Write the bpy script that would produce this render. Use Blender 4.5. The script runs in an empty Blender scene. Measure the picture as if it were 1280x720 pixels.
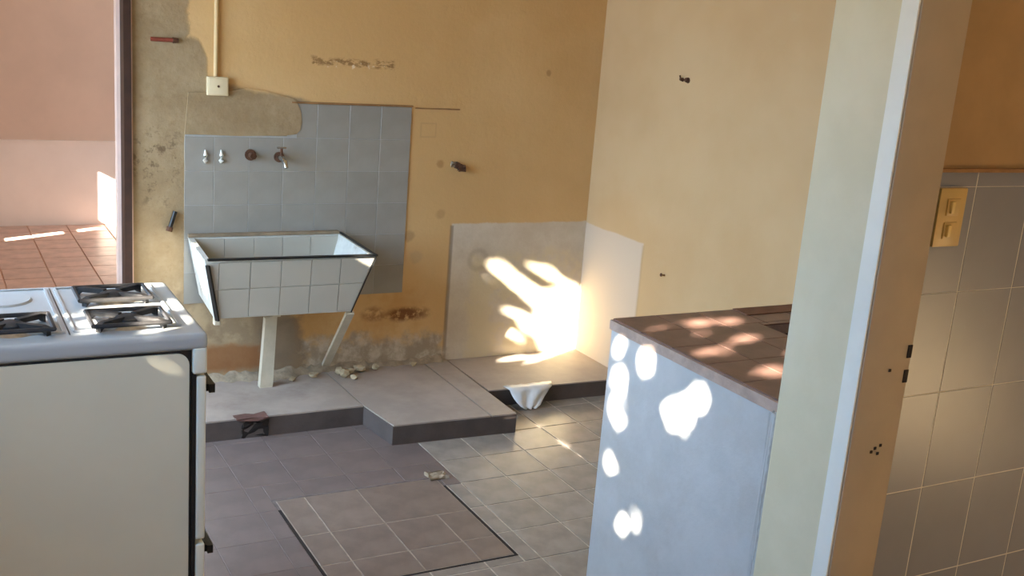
import bpy, bmesh, math, random
import numpy as np
from mathutils import Vector, Matrix
random.seed(7)
rng = np.random.default_rng(11)

S = bpy.context.scene
COL = S.collection

# ---------------------------------------------------------------- camera
FPX, YAW, PITCH, ROLL, CAMH = 1362.96, 0.51328, 0.24415, 0.07983, 1.72
fwd = Vector((math.sin(YAW)*math.cos(PITCH), math.cos(YAW)*math.cos(PITCH), -math.sin(PITCH)))
rgt0 = Vector((math.cos(YAW), -math.sin(YAW), 0))
up0 = rgt0.cross(fwd)
rgt = math.cos(ROLL)*rgt0 + math.sin(ROLL)*up0
upv = -math.sin(ROLL)*rgt0 + math.cos(ROLL)*up0
cam_d = bpy.data.cameras.new('camera')
cam_d.sensor_width = 36.0
cam_d.lens = FPX/1280*36.0
cam_d.clip_start = 0.02
cam = bpy.data.objects.new('camera', cam_d)
COL.objects.link(cam)
M = Matrix((rgt, upv, -fwd)).transposed().to_4x4()
M.translation = (0, 0, CAMH)
cam.matrix_world = M
S.camera = cam

# ---------------------------------------------------------------- light
S.view_settings.view_transform = 'Standard'
S.view_settings.look = 'None'
S.view_settings.gamma = 1.0
S.view_settings.use_curve_mapping = False
S.view_settings.exposure = 0.0
S.cycles.use_denoising = True
S.cycles.max_bounces = 10
S.cycles.diffuse_bounces = 6
S.cycles.sample_clamp_indirect = 8.0

W = bpy.data.worlds.new('sky')
S.world = W
W.use_nodes = True
bgn = W.node_tree.nodes['Background']
bgn.inputs[0].default_value = (0.62, 0.78, 1.0, 1)
bgn.inputs[1].default_value = 0.6

SUN_AZ, SUN_EL = math.radians(26), math.radians(26)     # travel direction, measured from +X
SD = np.array([math.cos(SUN_EL)*math.cos(SUN_AZ), math.cos(SUN_EL)*math.sin(SUN_AZ), -math.sin(SUN_EL)])
ld = bpy.data.lights.new('sun', 'SUN')
ld.energy = 76.0
ld.color = (1.0, 0.91, 0.76)
ld.angle = math.radians(0.45)
lo = bpy.data.objects.new('sun', ld)
COL.objects.link(lo)
lo.rotation_euler = Vector(SD).to_track_quat('-Z', 'Y').to_euler()
lo.location = (-6, -2, 5)


def area(name, loc, direction, sx, sy, energy, color, spread=180):
    d = bpy.data.lights.new(name, 'AREA')
    d.shape = 'RECTANGLE'; d.size = sx; d.size_y = sy
    d.energy = energy; d.color = color
    d.spread = math.radians(spread)
    o = bpy.data.objects.new(name, d)
    COL.objects.link(o)
    o.location = loc
    o.rotation_euler = Vector(direction).to_track_quat('-Z', 'Z').to_euler()
    return o


SKYC = (0.54, 0.74, 1.0)
area('daylight_door', (-0.60, 3.60, 1.35), (1, 0.12, -0.55), 1.2, 2.0, 70, SKYC, 125)
area('daylight_window', (-0.60, 1.60, 1.50), (1, 0.15, -0.75), 1.8, 0.9, 15, (0.28, 0.56, 1.0), 105)
area('warm_rear_fill', (1.3, -1.62, 1.6), (0, 1, -0.2), 1.6, 1.2, 5.5, (1.0, 0.90, 0.74))  # warm fill added behind the viewer, no known source
area('far_room_fill', (4.28, 6.4, 1.55), (-1, 0.25, -0.2), 1.6, 1.4, 80, (0.84, 0.94, 1.0))  # fill added to brighten the far room, no known source

# ---------------------------------------------------------------- material helpers


def srgb(r, g, b):
    def f(c):
        c /= 255.0
        return c/12.92 if c <= 0.04045 else ((c+0.055)/1.055)**2.4
    return (f(r), f(g), f(b), 1.0)


class NT:
    def __init__(self, name):
        self.m = bpy.data.materials.new(name)
        self.m.use_nodes = True
        self.t = self.m.node_tree
        self.p = self.t.nodes['Principled BSDF']
        self._xyz = None

    def node(self, typ, **kw):
        n = self.t.nodes.new(typ)
        for k, v in kw.items():
            setattr(n, k, v)
        return n

    def link(self, a, b):
        self.t.links.new(a, b)

    def put(self, sock, v):
        if hasattr(v, 'node'):
            self.link(v, sock)
        else:
            sock.default_value = v

    def math(self, op, a, b=0.0, clamp=False):
        n = self.node('ShaderNodeMath', operation=op, use_clamp=clamp)
        self.put(n.inputs[0], a); self.put(n.inputs[1], b)
        return n.outputs[0]

    def coords(self):
        if self._xyz is None:
            tc = self.node('ShaderNodeTexCoord')
            self.obj = tc.outputs['Object']
            sp = self.node('ShaderNodeSeparateXYZ')
            self.link(self.obj, sp.inputs[0])
            self._xyz = sp.outputs
        return self._xyz

    def noise(self, scale, detail=4.0, rough=0.6, off=0.0, stretch=None):
        self.coords()
        n = self.node('ShaderNodeTexNoise')
        n.inputs['Scale'].default_value = scale
        n.inputs['Detail'].default_value = detail
        n.inputs['Roughness'].default_value = rough
        mp = self.node('ShaderNodeMapping')
        mp.inputs['Location'].default_value = (off, off*0.7, off*1.3)
        if stretch:
            mp.inputs['Scale'].default_value = stretch
        self.link(self.obj, mp.inputs[0])
        self.link(mp.outputs[0], n.inputs['Vector'])
        return n.outputs['Fac']

    def ramp(self, v, lo, hi):
        n = self.node('ShaderNodeMapRange')
        n.interpolation_type = 'SMOOTHSTEP'
        self.put(n.inputs[0], v)
        n.inputs[1].default_value = lo; n.inputs[2].default_value = hi
        return n.outputs[0]

    def mix(self, fac, a, b):
        n = self.node('ShaderNodeMix', data_type='RGBA')
        self.put(n.inputs[0], fac)
        self.put(n.inputs[6], a); self.put(n.inputs[7], b)
        return n.outputs[2]

    def rect(self, u, v, u0, u1, v0, v1, soft=0.01, wob=None, amp=0.0):
        """1 inside the rectangle, ragged edge."""
        d = self.math('MINIMUM', self.math('SUBTRACT', u, u0), self.math('SUBTRACT', u1, u))
        e = self.math('MINIMUM', self.math('SUBTRACT', v, v0), self.math('SUBTRACT', v1, v))
        d = self.math('MINIMUM', d, e)
        if wob is not None:
            d = self.math('ADD', d, self.math('MULTIPLY', self.math('SUBTRACT', wob, 0.5), amp))
        return self.ramp(d, -soft, soft)

    def ell(self, u, v, cu, cv, ru, rv, soft=0.15, wob=None, amp=0.0):
        a = self.math('DIVIDE', self.math('SUBTRACT', u, cu), ru)
        b = self.math('DIVIDE', self.math('SUBTRACT', v, cv), rv)
        d = self.math('SQRT', self.math('ADD', self.math('MULTIPLY', a, a), self.math('MULTIPLY', b, b)))
        d = self.math('SUBTRACT', 1.0, d)
        if wob is not None:
            d = self.math('ADD', d, self.math('MULTIPLY', self.math('SUBTRACT', wob, 0.5), amp))
        return self.ramp(d, -soft, soft)

    def bump(self, h, strength=0.3, dist=0.01):
        n = self.node('ShaderNodeBump')
        n.inputs['Strength'].default_value = strength
        n.inputs['Distance'].default_value = dist
        self.link(h, n.inputs['Height'])
        self.link(n.outputs[0], self.p.inputs['Normal'])

    def done(self, color, rough=0.6, spec=0.5, metal=0.0):
        self.put(self.p.inputs['Base Color'], color)
        self.put(self.p.inputs['Roughness'], rough)
        self.p.inputs['Specular IOR Level'].default_value = spec
        self.p.inputs['Metallic'].default_value = metal
        return self.m


def plain(name, c, rough=0.5, var=0.12, scale=14, spec=0.5, metal=0.0, bump=0.0, rand=0.0, coat=0.0, dirt=None, dirt_lo=0.55, dirt_hi=0.75):
    n = NT(name)
    nz = n.noise(scale, 5, 0.6)
    dark = tuple(x*(1-var) for x in c[:3])+(1,)
    light = tuple(min(1, x*(1+var)) for x in c[:3])+(1,)
    col = n.mix(n.ramp(nz, 0.3, 0.7), dark, light)
    if dirt:
        col = n.mix(n.ramp(n.noise(scale*0.45, 6, 0.7, 3.1), dirt_lo, dirt_hi), col, dirt)
    if rand:
        oi = n.node('ShaderNodeObjectInfo')
        hs = n.node('ShaderNodeHueSaturation')
        v = n.math('ADD', 1.0-rand/2, n.math('MULTIPLY', oi.outputs['Random'], rand))
        n.link(v, hs.inputs['Value'])
        n.link(col, hs.inputs['Color'])
        col = hs.outputs[0]
    if bump:
        n.bump(n.noise(scale*6, 4, 0.6, 1.7), bump, 0.004)
    m = n.done(col, rough, spec, metal)
    if coat:
        n.p.inputs['Coat Weight'].default_value = coat
    return m


# ---------------------------------------------------------------- geometry helpers


def link(name, me, mat=None, parent=None):
    o = bpy.data.objects.new(name, me)
    COL.objects.link(o)
    if mat is not None and len(me.materials) == 0:
        me.materials.append(mat)
    if parent is not None:
        o.parent = parent
    return o


def tag(o, label=None, cat=None, group=None, kind=None):
    if label: o['label'] = label
    if cat: o['category'] = cat
    if group: o['group'] = group
    if kind: o['kind'] = kind
    return o


def empty(name, loc=(0, 0, 0)):
    o = bpy.data.objects.new(name, None)
    COL.objects.link(o)
    o.location = loc
    o.empty_display_size = 0.05
    return o


def mesh(name, verts, faces, smooth=False):
    me = bpy.data.meshes.new(name)
    me.from_pydata([tuple(v) for v in verts], [], faces)
    bm = bmesh.new(); bm.from_mesh(me)
    bmesh.ops.recalc_face_normals(bm, faces=bm.faces)
    bm.to_mesh(me); bm.free()
    if smooth:
        for p in me.polygons: p.use_smooth = True
    return me


class MB:
    """collects shapes of ONE object"""
    def __init__(self):
        self.bm = bmesh.new()

    def box(self, a, b, rot=None):
        x0, y0, z0 = a; x1, y1, z1 = b
        vs = [self.bm.verts.new(p) for p in ((x0,y0,z0),(x1,y0,z0),(x1,y1,z0),(x0,y1,z0),(x0,y0,z1),(x1,y0,z1),(x1,y1,z1),(x0,y1,z1))]
        if rot is not None:
            c = Vector(((x0+x1)/2, (y0+y1)/2, (z0+z1)/2))
            for v in vs: v.co = c + rot @ (v.co-c)
        for f in ((0,3,2,1),(4,5,6,7),(0,1,5,4),(1,2,6,5),(2,3,7,6),(3,0,4,7)):
            self.bm.faces.new([vs[i] for i in f])
        return self

    def poly(self, pts, off):
        """prism: polygon pts extruded by vector off"""
        o = Vector(off)
        a = [self.bm.verts.new(p) for p in pts]
        b = [self.bm.verts.new(Vector(p)+o) for p in pts]
        n = len(pts)
        self.bm.faces.new(a[::-1]); self.bm.faces.new(b)
        for i in range(n):
            self.bm.faces.new((a[i], a[(i+1) % n], b[(i+1) % n], b[i]))
        return self

    def tube(self, pts, r, seg=10, cap=True):
        pts = [Vector(p) for p in pts]
        rs = r if isinstance(r, (list, tuple)) else [r]*len(pts)
        rings = []
        for i, p in enumerate(pts):
            t = (pts[min(i+1, len(pts)-1)]-pts[max(i-1, 0)]).normalized()
            q = t.to_track_quat('Z', 'Y')
            rings.append([self.bm.verts.new(p+q @ Vector((rs[i]*math.cos(k*2*math.pi/seg), rs[i]*math.sin(k*2*math.pi/seg), 0))) for k in range(seg)])
        for a, b in zip(rings, rings[1:]):
            for k in range(seg):
                self.bm.faces.new((a[k], a[(k+1) % seg], b[(k+1) % seg], b[k]))
        if cap:
            self.bm.faces.new(rings[0][::-1]); self.bm.faces.new(rings[-1])
        return self

    def bevel(self, w, seg=2):
        bmesh.ops.bevel(self.bm, geom=list(self.bm.edges), offset=w, segments=seg, affect='EDGES', profile=0.6, clamp_overlap=True)
        return self

    def jitter(self, amt, seed=1):
        r = random.Random(seed)
        for v in self.bm.verts:
            v.co += Vector((r.uniform(-amt, amt), r.uniform(-amt, amt), r.uniform(-amt, amt)))
        return self

    def subdivide(self, cuts):
        bmesh.ops.subdivide_edges(self.bm, edges=list(self.bm.edges), cuts=cuts, use_grid_fill=True)
        return self

    def build(self, name, mat, parent=None, smooth=False):
        bmesh.ops.recalc_face_normals(self.bm, faces=self.bm.faces)
        me = bpy.data.meshes.new(name)
        self.bm.to_mesh(me); self.bm.free()
        if smooth:
            for p in me.polygons: p.use_smooth = True
            try: me.set_sharp_from_angle(angle=math.radians(40))
            except Exception: pass
        return link(name, me, mat, parent)


def box(name, a, b, mat, parent=None, bev=0.0, seg=2):
    m = MB().box(a, b)
    if bev: m.bevel(bev, seg)
    return m.build(name, mat, parent, smooth=bev > 0)


_tiles = {}


def tile_mesh(w, h, t, ch, mat):
    """w x h tile lying in XY, centre at origin, top at z=t, chamfered."""
    k = (round(w, 4), round(h, 4), round(t, 4), round(ch, 4), mat.name)
    if k not in _tiles:
        a, b = w/2, h/2
        v = [(-a,-b,0),(a,-b,0),(a,b,0),(-a,b,0), (-a,-b,t-ch),(a,-b,t-ch),(a,b,t-ch),(-a,b,t-ch),
             (-a+ch,-b+ch,t),(a-ch,-b+ch,t),(a-ch,b-ch,t),(-a+ch,b-ch,t)]
        f = [(0,3,2,1),(8,9,10,11)]
        for r in (0, 4):
            for i in range(4):
                j = (i+1) % 4
                f.append((r+i, r+j, r+4+j, r+4+i))
        me = mesh('tile', v, f)
        me.materials.append(mat)
        _tiles[k] = me
    return _tiles[k]


FACE = {'up': Matrix.Identity(3),
        '-y': Matrix(((1,0,0),(0,0,-1),(0,1,0))),      # tile x->X, y->Z, z->-Y
        '-x': Matrix(((0,0,-1),(-1,0,0),(0,1,0)))}


def tile(name, face, c, w, h, t, ch, mat, parent):
    o = link(name, tile_mesh(w, h, t, ch, mat), None, parent)
    m = FACE[face].to_4x4()
    m.translation = Vector(c)
    o.matrix_basis = m
    return o


def subtract(r, h):
    """rectangle r minus rectangle h -> list of rectangles (x0,x1,y0,y1)"""
    x0, x1, y0, y1 = r; a0, a1, b0, b1 = h
    if x1 <= a0 or x0 >= a1 or y1 <= b0 or y0 >= b1:
        return [r]
    out = []
    if x0 < a0: out.append((x0, a0, y0, y1))
    if x1 > a1: out.append((a1, x1, y0, y1))
    cx0, cx1 = max(x0, a0), min(x1, a1)
    if y0 < b0: out.append((cx0, cx1, y0, b0))
    if y1 > b1: out.append((cx0, cx1, b1, y1))
    return [q for q in out if q[1]-q[0] > 0.012 and q[3]-q[2] > 0.012]


def clip(poly, n, d):
    """keep the side n.p <= d (2D)"""
    out = []
    for i, p in enumerate(poly):
        q = poly[(i+1) % len(poly)]
        a = n[0]*p[0]+n[1]*p[1]-d; b = n[0]*q[0]+n[1]*q[1]-d
        if a <= 0: out.append(p)
        if (a < 0 < b) or (b < 0 < a):
            s = a/(a-b); out.append((p[0]+s*(q[0]-p[0]), p[1]+s*(q[1]-p[1])))
    return out


# ---------------------------------------------------------------- dimensions (metres)
YB = 4.53        # face of the back wall
XR = 2.95        # face of the right wall
XL = -0.35       # face of the left wall
ZP = 0.085       # plinth height
ZC = 2.62        # ceiling
YF = 8.35        # far room's end wall

# ---------------------------------------------------------------- materials
OCHRE = srgb(214, 178, 118)
PLASTER = srgb(186, 172, 148)


def mat_wall_back():
    n = NT('ochre_wall_paint')
    X, Y, Z = n.coords()
    big = n.noise(1.7, 4, 0.55)
    mid = n.noise(7, 5, 0.65, 2.0)
    fine = n.noise(28, 6, 0.7, 5.0)
    huge = n.noise(60, 4, 0.7, 9.0)
    col = n.mix(n.ramp(big, 0.35, 0.7), srgb(206, 168, 114), srgb(216, 181, 129))
    col = n.mix(n.math('MULTIPLY', n.ramp(fine, 0.5, 0.8), 0.25), col, srgb(192, 164, 120))
    # bare plaster along the doorway and round the upper corner of the tiles
    pl = n.mix(n.ramp(mid, 0.35, 0.7), srgb(150, 128, 96), srgb(168, 147, 115))
    pl = n.mix(n.math('MULTIPLY', n.ramp(fine, 0.5, 0.75), 0.35), pl, srgb(124, 101, 72))
    m1 = n.rect(X, Z, 0.0, 0.985, 0.0, 4.0, 0.012, mid, 0.10)
    m2 = n.rect(n.math('ADD', X, n.math('MULTIPLY', Z, 0.0)), n.math('ADD', Z, n.math('MULTIPLY', n.math('SUBTRACT', X, 1.0), 0.18)), 0.0, 1.49, 1.02, 1.385, 0.012, mid, 0.05)
    m2b = n.ell(X, Z, 0.99, 1.42, 0.07, 0.12, 0.1, mid, 0.5)
    m = n.math('MAXIMUM', n.math('MAXIMUM', m1, m2), m2b)
    col = n.mix(m, col, pl)
    # dark damp specks on the strip beside the doorway
    dk = n.math('MULTIPLY', n.ell(X, Z, 0.86, 1.02, 0.11, 0.17, 0.5), n.ramp(n.noise(22, 6, 0.75, 4.0), 0.52, 0.64))
    col = n.mix(n.math('MULTIPLY', dk, 0.75), col, srgb(96, 78, 56))
    dk2 = n.math('MULTIPLY', n.rect(X, Z, 0.74, 0.99, 0.3, 1.0, 0.1), n.ramp(n.noise(9, 6, 0.7, 14.0), 0.55, 0.7))
    col = n.mix(n.math('MULTIPLY', dk2, 0.35), col, srgb(130, 112, 86))
    # grey unpainted square low down in the corner
    gp = n.mix(n.ramp(mid, 0.3, 0.7), srgb(198, 183, 160), srgb(210, 198, 178))
    m3 = n.rect(X, Z, 2.205, 3.2, 0.0, 0.752, 0.006, mid, 0.03)
    col = n.mix(m3, col, gp)
    # flaked ochre inside the square
    m3b = n.math('MULTIPLY', n.rect(X, Z, 2.32, 3.2, 0.0, 0.60, 0.03, mid, 0.2), n.ramp(n.noise(8, 5, 0.6, 17.0), 0.42, 0.55))
    col = n.mix(n.math('MULTIPLY', m3b, 0.8), col, srgb(210, 194, 158))
    rng_ = n.math('ABSOLUTE', n.math('SUBTRACT', n.math('SQRT', n.math('ADD',
        n.math('POWER', n.math('SUBTRACT', X, 2.355), 2.0), n.math('POWER', n.math('SUBTRACT', Z, 0.575), 2.0))), 0.045))
    col = n.mix(n.math('MULTIPLY', n.ramp(rng_, 0.022, 0.002), 0.3), col, srgb(140, 122, 104))
    # dark edge of the square
    ed = n.math('MULTIPLY', n.rect(X, Z, 2.196, 2.214, 0.08, 0.745, 0.005), 0.65)
    col = n.mix(ed, col, srgb(120, 104, 88))
    # orange damp zone and crumbling grey foot under the tiles
    og = n.math('MULTIPLY', n.rect(X, Z, 1.42, 2.06, 0.20, 0.46, 0.05, mid, 0.22), n.ramp(n.noise(5, 5, 0.6, 21.0), 0.28, 0.55))
    col = n.mix(n.math('MULTIPLY', og, 0.9), col, srgb(200, 156, 98))
    ft = n.rect(X, Z, 1.50, 2.2, -0.2, 0.22, 0.04, n.noise(12, 5, 0.6, 41.0), 0.22)
    ftc = n.mix(n.ramp(n.noise(14, 6, 0.65, 7.0), 0.40, 0.66), srgb(162, 146, 124), srgb(200, 186, 164))
    col = n.mix(ft, col, ftc)
    br = n.math('MULTIPLY', n.ell(X, Z, 1.99, 0.325, 0.10, 0.03, 0.5, mid, 1.2), n.ramp(fine, 0.35, 0.55))
    col = n.mix(n.math('MULTIPLY', br, 0.9), col, srgb(112, 66, 36))
    br2 = n.math('MULTIPLY', n.ell(X, Z, 1.83, 0.335, 0.05, 0.03, 0.5, mid, 1.2), n.ramp(fine, 0.35, 0.55))
    col = n.mix(n.math('MULTIPLY', br2, 0.6), col, srgb(128, 84, 48))
    # below the trough: darker brown tone
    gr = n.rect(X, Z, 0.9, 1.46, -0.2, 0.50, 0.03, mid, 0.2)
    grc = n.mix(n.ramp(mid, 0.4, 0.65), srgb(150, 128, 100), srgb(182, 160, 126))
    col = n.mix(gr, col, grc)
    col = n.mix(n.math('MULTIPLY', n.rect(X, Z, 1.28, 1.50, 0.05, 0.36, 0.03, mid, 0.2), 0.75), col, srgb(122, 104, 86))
    bb = n.rect(X, Z, 0.9, 1.31, 0.12, 0.235, 0.02, mid, 0.12)
    col = n.mix(n.math('MULTIPLY', bb, 0.8), col, srgb(142, 90, 48))
    # scraped scar high on the wall, and small scars
    sc = n.math('MULTIPLY', n.rect(X, Z, 1.50, 1.87, 1.452, 1.488, 0.008, mid, 0.05), n.ramp(n.noise(34, 5, 0.7, 3.0, (1, 1, 2.2)), 0.46, 0.58))
    col = n.mix(n.math('MULTIPLY', sc, 0.75), col, srgb(122, 88, 48))
    wl = n.math('MULTIPLY', n.rect(X, Z, 1.52, 1.86, 1.44, 1.475, 0.008, mid, 0.05), n.ramp(n.noise(26, 5, 0.7, 33.0), 0.60, 0.68))
    col = n.mix(wl, col, srgb(226, 206, 172))
    for (cx, cz, rr, cc) in ((2.125, 1.035, 0.018, (150, 110, 62)), (2.14, 0.80, 0.022, (176, 140, 92)), (1.99, 0.70, 0.025, (150, 122, 84)),
                             (2.03, 0.60, 0.03, (190, 160, 120)), (2.66, 1.47, 0.014, (150, 112, 66))):
        col = n.mix(n.math('MULTIPLY', n.ell(X, Z, cx, cz, rr, rr, 0.4, fine, 1.0), 0.5), col, srgb(*cc))
    # outline of a painted-over box
    bx1 = n.rect(X, Z, 2.015, 2.095, 1.155, 1.222, 0.003)
    bx2 = n.rect(X, Z, 2.021, 2.089, 1.161, 1.216, 0.003)
    col = n.mix(n.math('MULTIPLY', n.math('SUBTRACT', bx1, bx2), 0.22), col, srgb(150, 124, 84))
    h = n.math('ADD', n.math('MULTIPLY', mid, 0.6), n.math('MULTIPLY', huge, 0.25))
    h = n.math('ADD', h, n.math('MULTIPLY', n.math('MAXIMUM', ft, m), n.math('MULTIPLY', fine, 0.6)))
    n.bump(h, 0.35, 0.012)
    return n.done(col, 0.75, 0.25)


def mat_wall_right():
    n = NT('faded_ochre_wall_paint')
    X, Y, Z = n.coords()
    mid = n.noise(6, 5, 0.65, 2.0)
    fine = n.noise(30, 6, 0.7, 5.0, (1, 1, 0.35))
    col = n.mix(n.ramp(n.noise(1.6, 4, 0.55), 0.35, 0.7), srgb(199, 167, 123), srgb(207, 178, 136))
    col = n.mix(n.math('MULTIPLY', n.ramp(n.noise(5, 6, 0.75, 8.0, (1, 1, 2.5)), 0.55, 0.75), 0.3), col, srgb(202, 180, 138))
    m3 = n.rect(Y, Z, 4.03, 4.7, -0.2, 0.745, 0.006, mid, 0.02)
    col = n.mix(n.math('MULTIPLY', m3, 0.9), col, srgb(206, 190, 170))
    e1 = n.rect(Y, Z, 4.022, 4.04, 0.1, 0.735, 0.008)
    col = n.mix(n.math('MULTIPLY', e1, 0.35), col, srgb(170, 140, 100))
    n.bump(n.math('ADD', n.math('MULTIPLY', mid, 0.6), n.math('MULTIPLY', fine, 0.2)), 0.3, 0.012)
    return n.done(col, 0.75, 0.25)


def mat_partition():
    """cream paint of the wall end"""
    n = NT('cream_wall_paint')
    mid = n.noise(4, 5, 0.6, 2.0)
    col = n.mix(n.ramp(mid, 0.35, 0.7), srgb(214, 205, 174), srgb(222, 213, 184))
    n.bump(n.noise(18, 5, 0.6, 3.0), 0.2, 0.006)
    return n.done(col, 0.55, 0.35)


def mat_lowwall():
    n = NT('whitewashed_render')
    X, Y, Z = n.coords()
    mid = n.noise(5, 6, 0.65, 2.0)
    fine = n.noise(26, 6, 0.7, 5.0)
    col = n.mix(n.ramp(mid, 0.3, 0.7), srgb(184, 185, 184), srgb(197, 198, 197))
    sm = n.math('MULTIPLY', n.ramp(n.noise(3.5, 6, 0.7, 12.0), 0.48, 0.62), 0.22)
    col = n.mix(sm, col, srgb(172, 168, 158))
    # crack where it meets the wall end
    w = n.math('ADD', 1.757, n.math('MULTIPLY', n.math('SUBTRACT', n.noise(3.5, 5, 0.6, 6.0), 0.5), 0.09))
    cr = n.ramp(n.math('ABSOLUTE', n.math('SUBTRACT', Y, w)), 0.006, 0.0015)
    col = n.mix(n.math('MULTIPLY', cr, 0.5), col, srgb(128, 122, 112))
    n.bump(n.math('ADD', n.math('MULTIPLY', mid, 0.7), n.math('MULTIPLY', fine, 0.3)), 0.35, 0.012)
    return n.done(col, 0.7, 0.3)


M_BACK = mat_wall_back()
M_RIGHT = mat_wall_right()
M_CREAM = mat_partition()
M_LAP = plain('bare_plaster', srgb(168, 148, 116), 0.75, 0.06, 7, 0.25, bump=0.3, dirt=srgb(148, 128, 98))
M_LOW = mat_lowwall()
M_BROWNPAINT = plain('brown_ochre_paint', srgb(174, 142, 100), 0.7, 0.08, 5, 0.3, bump=0.1)
M_JAMB = plain('grey_primed_jamb', srgb(178, 162, 140), 0.55, 0.05, 6, 0.3, bump=0.1, dirt=srgb(120, 104, 92), dirt_lo=0.66, dirt_hi=0.74)
M_DARKWOOD = plain('dark_stained_wood', srgb(54, 30, 19), 0.6, 0.25, 22)
M_BROWNSTRIP = plain('brown_strip', srgb(146, 106, 64), 0.6, 0.2, 18)
M_PINKTRIM = plain('pale_pink_paint', srgb(222, 196, 184), 0.5, 0.05)
M_CEIL = plain('ceiling_whitewash', srgb(226, 214, 194), 0.85, 0.05, 4)
M_ROOM = plain('room_paint', srgb(200, 178, 142), 0.8, 0.05, 4)
M_PINKWALL = plain('pink_wall_paint', srgb(214, 188, 172), 0.75, 0.05, 2.2)
M_PINKLOW = plain('pale_pink_wainscot_paint', srgb(232, 220, 214), 0.6, 0.04, 2.2)
M_FARTILE = plain('red_clay_tile', srgb(204, 172, 160), 0.4, 0.15, 8, rand=0.12)
M_FARJOINT = plain('pink_grout', srgb(206, 168, 150), 0.8, 0.1)
M_GROUT = plain('cement_grout', srgb(186, 172, 154), 0.85, 0.2, 30)
M_GROUTDARK = plain('dirt_filled_grout', srgb(107, 96, 92), 0.85, 0.2, 30)
M_FTILE = plain('brown_floor_tile', srgb(148, 138, 128), 0.26, 0.14, 9, 0.5, bump=0.06, rand=0.14, dirt=srgb(160, 150, 139))
M_FTILEW = plain('worn_shaded_floor_tile', srgb(114, 101, 97), 0.38, 0.12, 7, 0.5, bump=0.06, rand=0.05, dirt=srgb(101, 88, 84))  # wear, with the left floor's shade also put into the darker tone
M_LID = plain('hatch_lid_tile', srgb(126, 110, 100), 0.4, 0.16, 9, 0.5, bump=0.06, rand=0.14, dirt=srgb(112, 95, 83))
M_LIDJOINT = plain('lid_mortar', srgb(158, 144, 128), 0.85, 0.2, 30)
M_BLACKGAP = plain('dark_gap_shade', srgb(40, 32, 28), 0.9, 0.2)  # near-black colour stands for the shade inside gaps and holes
M_PLINTH = plain('grey_cement_screed', srgb(164, 152, 142), 0.55, 0.12, 6, 0.4, bump=0.15, dirt=srgb(146, 132, 122))
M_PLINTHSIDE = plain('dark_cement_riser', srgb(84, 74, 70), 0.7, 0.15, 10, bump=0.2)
M_BTILE = plain('grey_blue_glazed_tile', srgb(150, 146, 138), 0.25, 0.06, 6, 0.5, rand=0.06, dirt=srgb(138, 130, 120))
M_BGROUT = plain('pale_grout', srgb(160, 160, 156), 0.8, 0.08)
M_WTILE = plain('cream_grey_glazed_tile', srgb(134, 136, 144), 0.28, 0.04, 5, 0.5, rand=0.03)
M_WGROUT = plain('white_grout', srgb(226, 222, 212), 0.8, 0.05)
M_ENAMEL = plain('cream_white_enamel', srgb(226, 224, 208), 0.28, 0.03, 3, 0.5)
M_ENAMELTOP = plain('white_enamel_cooktop', srgb(174, 177, 177), 0.22, 0.03, 4, 0.5)
M_PANEL = plain('cream_side_sheet', srgb(214, 208, 186), 0.4, 0.03, 2.5, 0.5)
M_IRON = plain('black_cast_iron', srgb(44, 42, 42), 0.55, 0.3, 40, bump=0.3)
M_ALU = plain('stained_aluminium', srgb(176, 170, 162), 0.35, 0.2, 30, metal=0.8, dirt=srgb(90, 76, 62))
M_BLACKPL = plain('black_plastic', srgb(26, 24, 24), 0.4, 0.1)
M_TROUGH = plain('whitish_cement', srgb(204, 204, 196), 0.6, 0.08, 12, bump=0.2, dirt=srgb(170, 160, 144))
M_TROUGHTILE = plain('pale_blue_white_glazed_tile', srgb(178, 174, 162), 0.25, 0.03, 6, rand=0.05)
M_BLACKTRIM = plain('black_edge_strip', srgb(18, 18, 18), 0.4, 0.1)
M_LEG = plain('dusty_white_cement_leg', srgb(194, 184, 162), 0.7, 0.08, 14, bump=0.2)
M_RUST = plain('rusty_iron', srgb(92, 62, 44), 0.8, 0.3, 40, metal=0.3, bump=0.3)
M_RED = plain('red_oxide_iron', srgb(130, 58, 40), 0.7, 0.2, 40, bump=0.2)
M_CHROME = plain('tarnished_chrome', srgb(190, 186, 178), 0.25, 0.2, 30, metal=0.95, dirt=srgb(80, 62, 46))
M_CONDUIT = plain('painted_conduit', srgb(214, 184, 134), 0.5, 0.05)
M_BOXPL = plain('off_white_cover_plate', srgb(222, 206, 170), 0.45, 0.04)
M_SWITCH = plain('yellowed_switch_plate', srgb(206, 176, 112), 0.35, 0.05)
M_SWITCHT = plain('cream_toggle', srgb(234, 208, 140), 0.25, 0.03)
M_COUNTER = plain('red_brown_tile_counter', srgb(118, 90, 80), 0.38, 0.2, 10, 0.5, bump=0.1, dirt=srgb(146, 118, 106))
M_COUNTEREDGE = plain('mortar_edge', srgb(176, 154, 140), 0.8, 0.15, 20, bump=0.4)
M_BASIN = plain('dark_basin', srgb(44, 30, 24), 0.5, 0.2)
M_BRICKY = plain('brown_brick_upstand', srgb(122, 86, 64), 0.75, 0.15, 12)
M_RUBBLE = plain('broken_plaster', srgb(184, 168, 138), 0.85, 0.2, 25, bump=0.4)
M_FILLET = plain('crumbling_mortar', srgb(156, 140, 118), 0.9, 0.25, 22, bump=0.5, dirt=srgb(120, 102, 82))
M_BAG = plain('thin_white_plastic', srgb(224, 226, 228), 0.3, 0.04)
M_LEAF = plain('tree_leaf', srgb(84, 116, 52), 0.5, 0.3, 3)
M_BARK = plain('tree_bark', srgb(104, 84, 64), 0.9, 0.3, 12)
M_GROUND = plain('garden_soil', srgb(150, 140, 110), 0.95, 0.2, 2)

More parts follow.
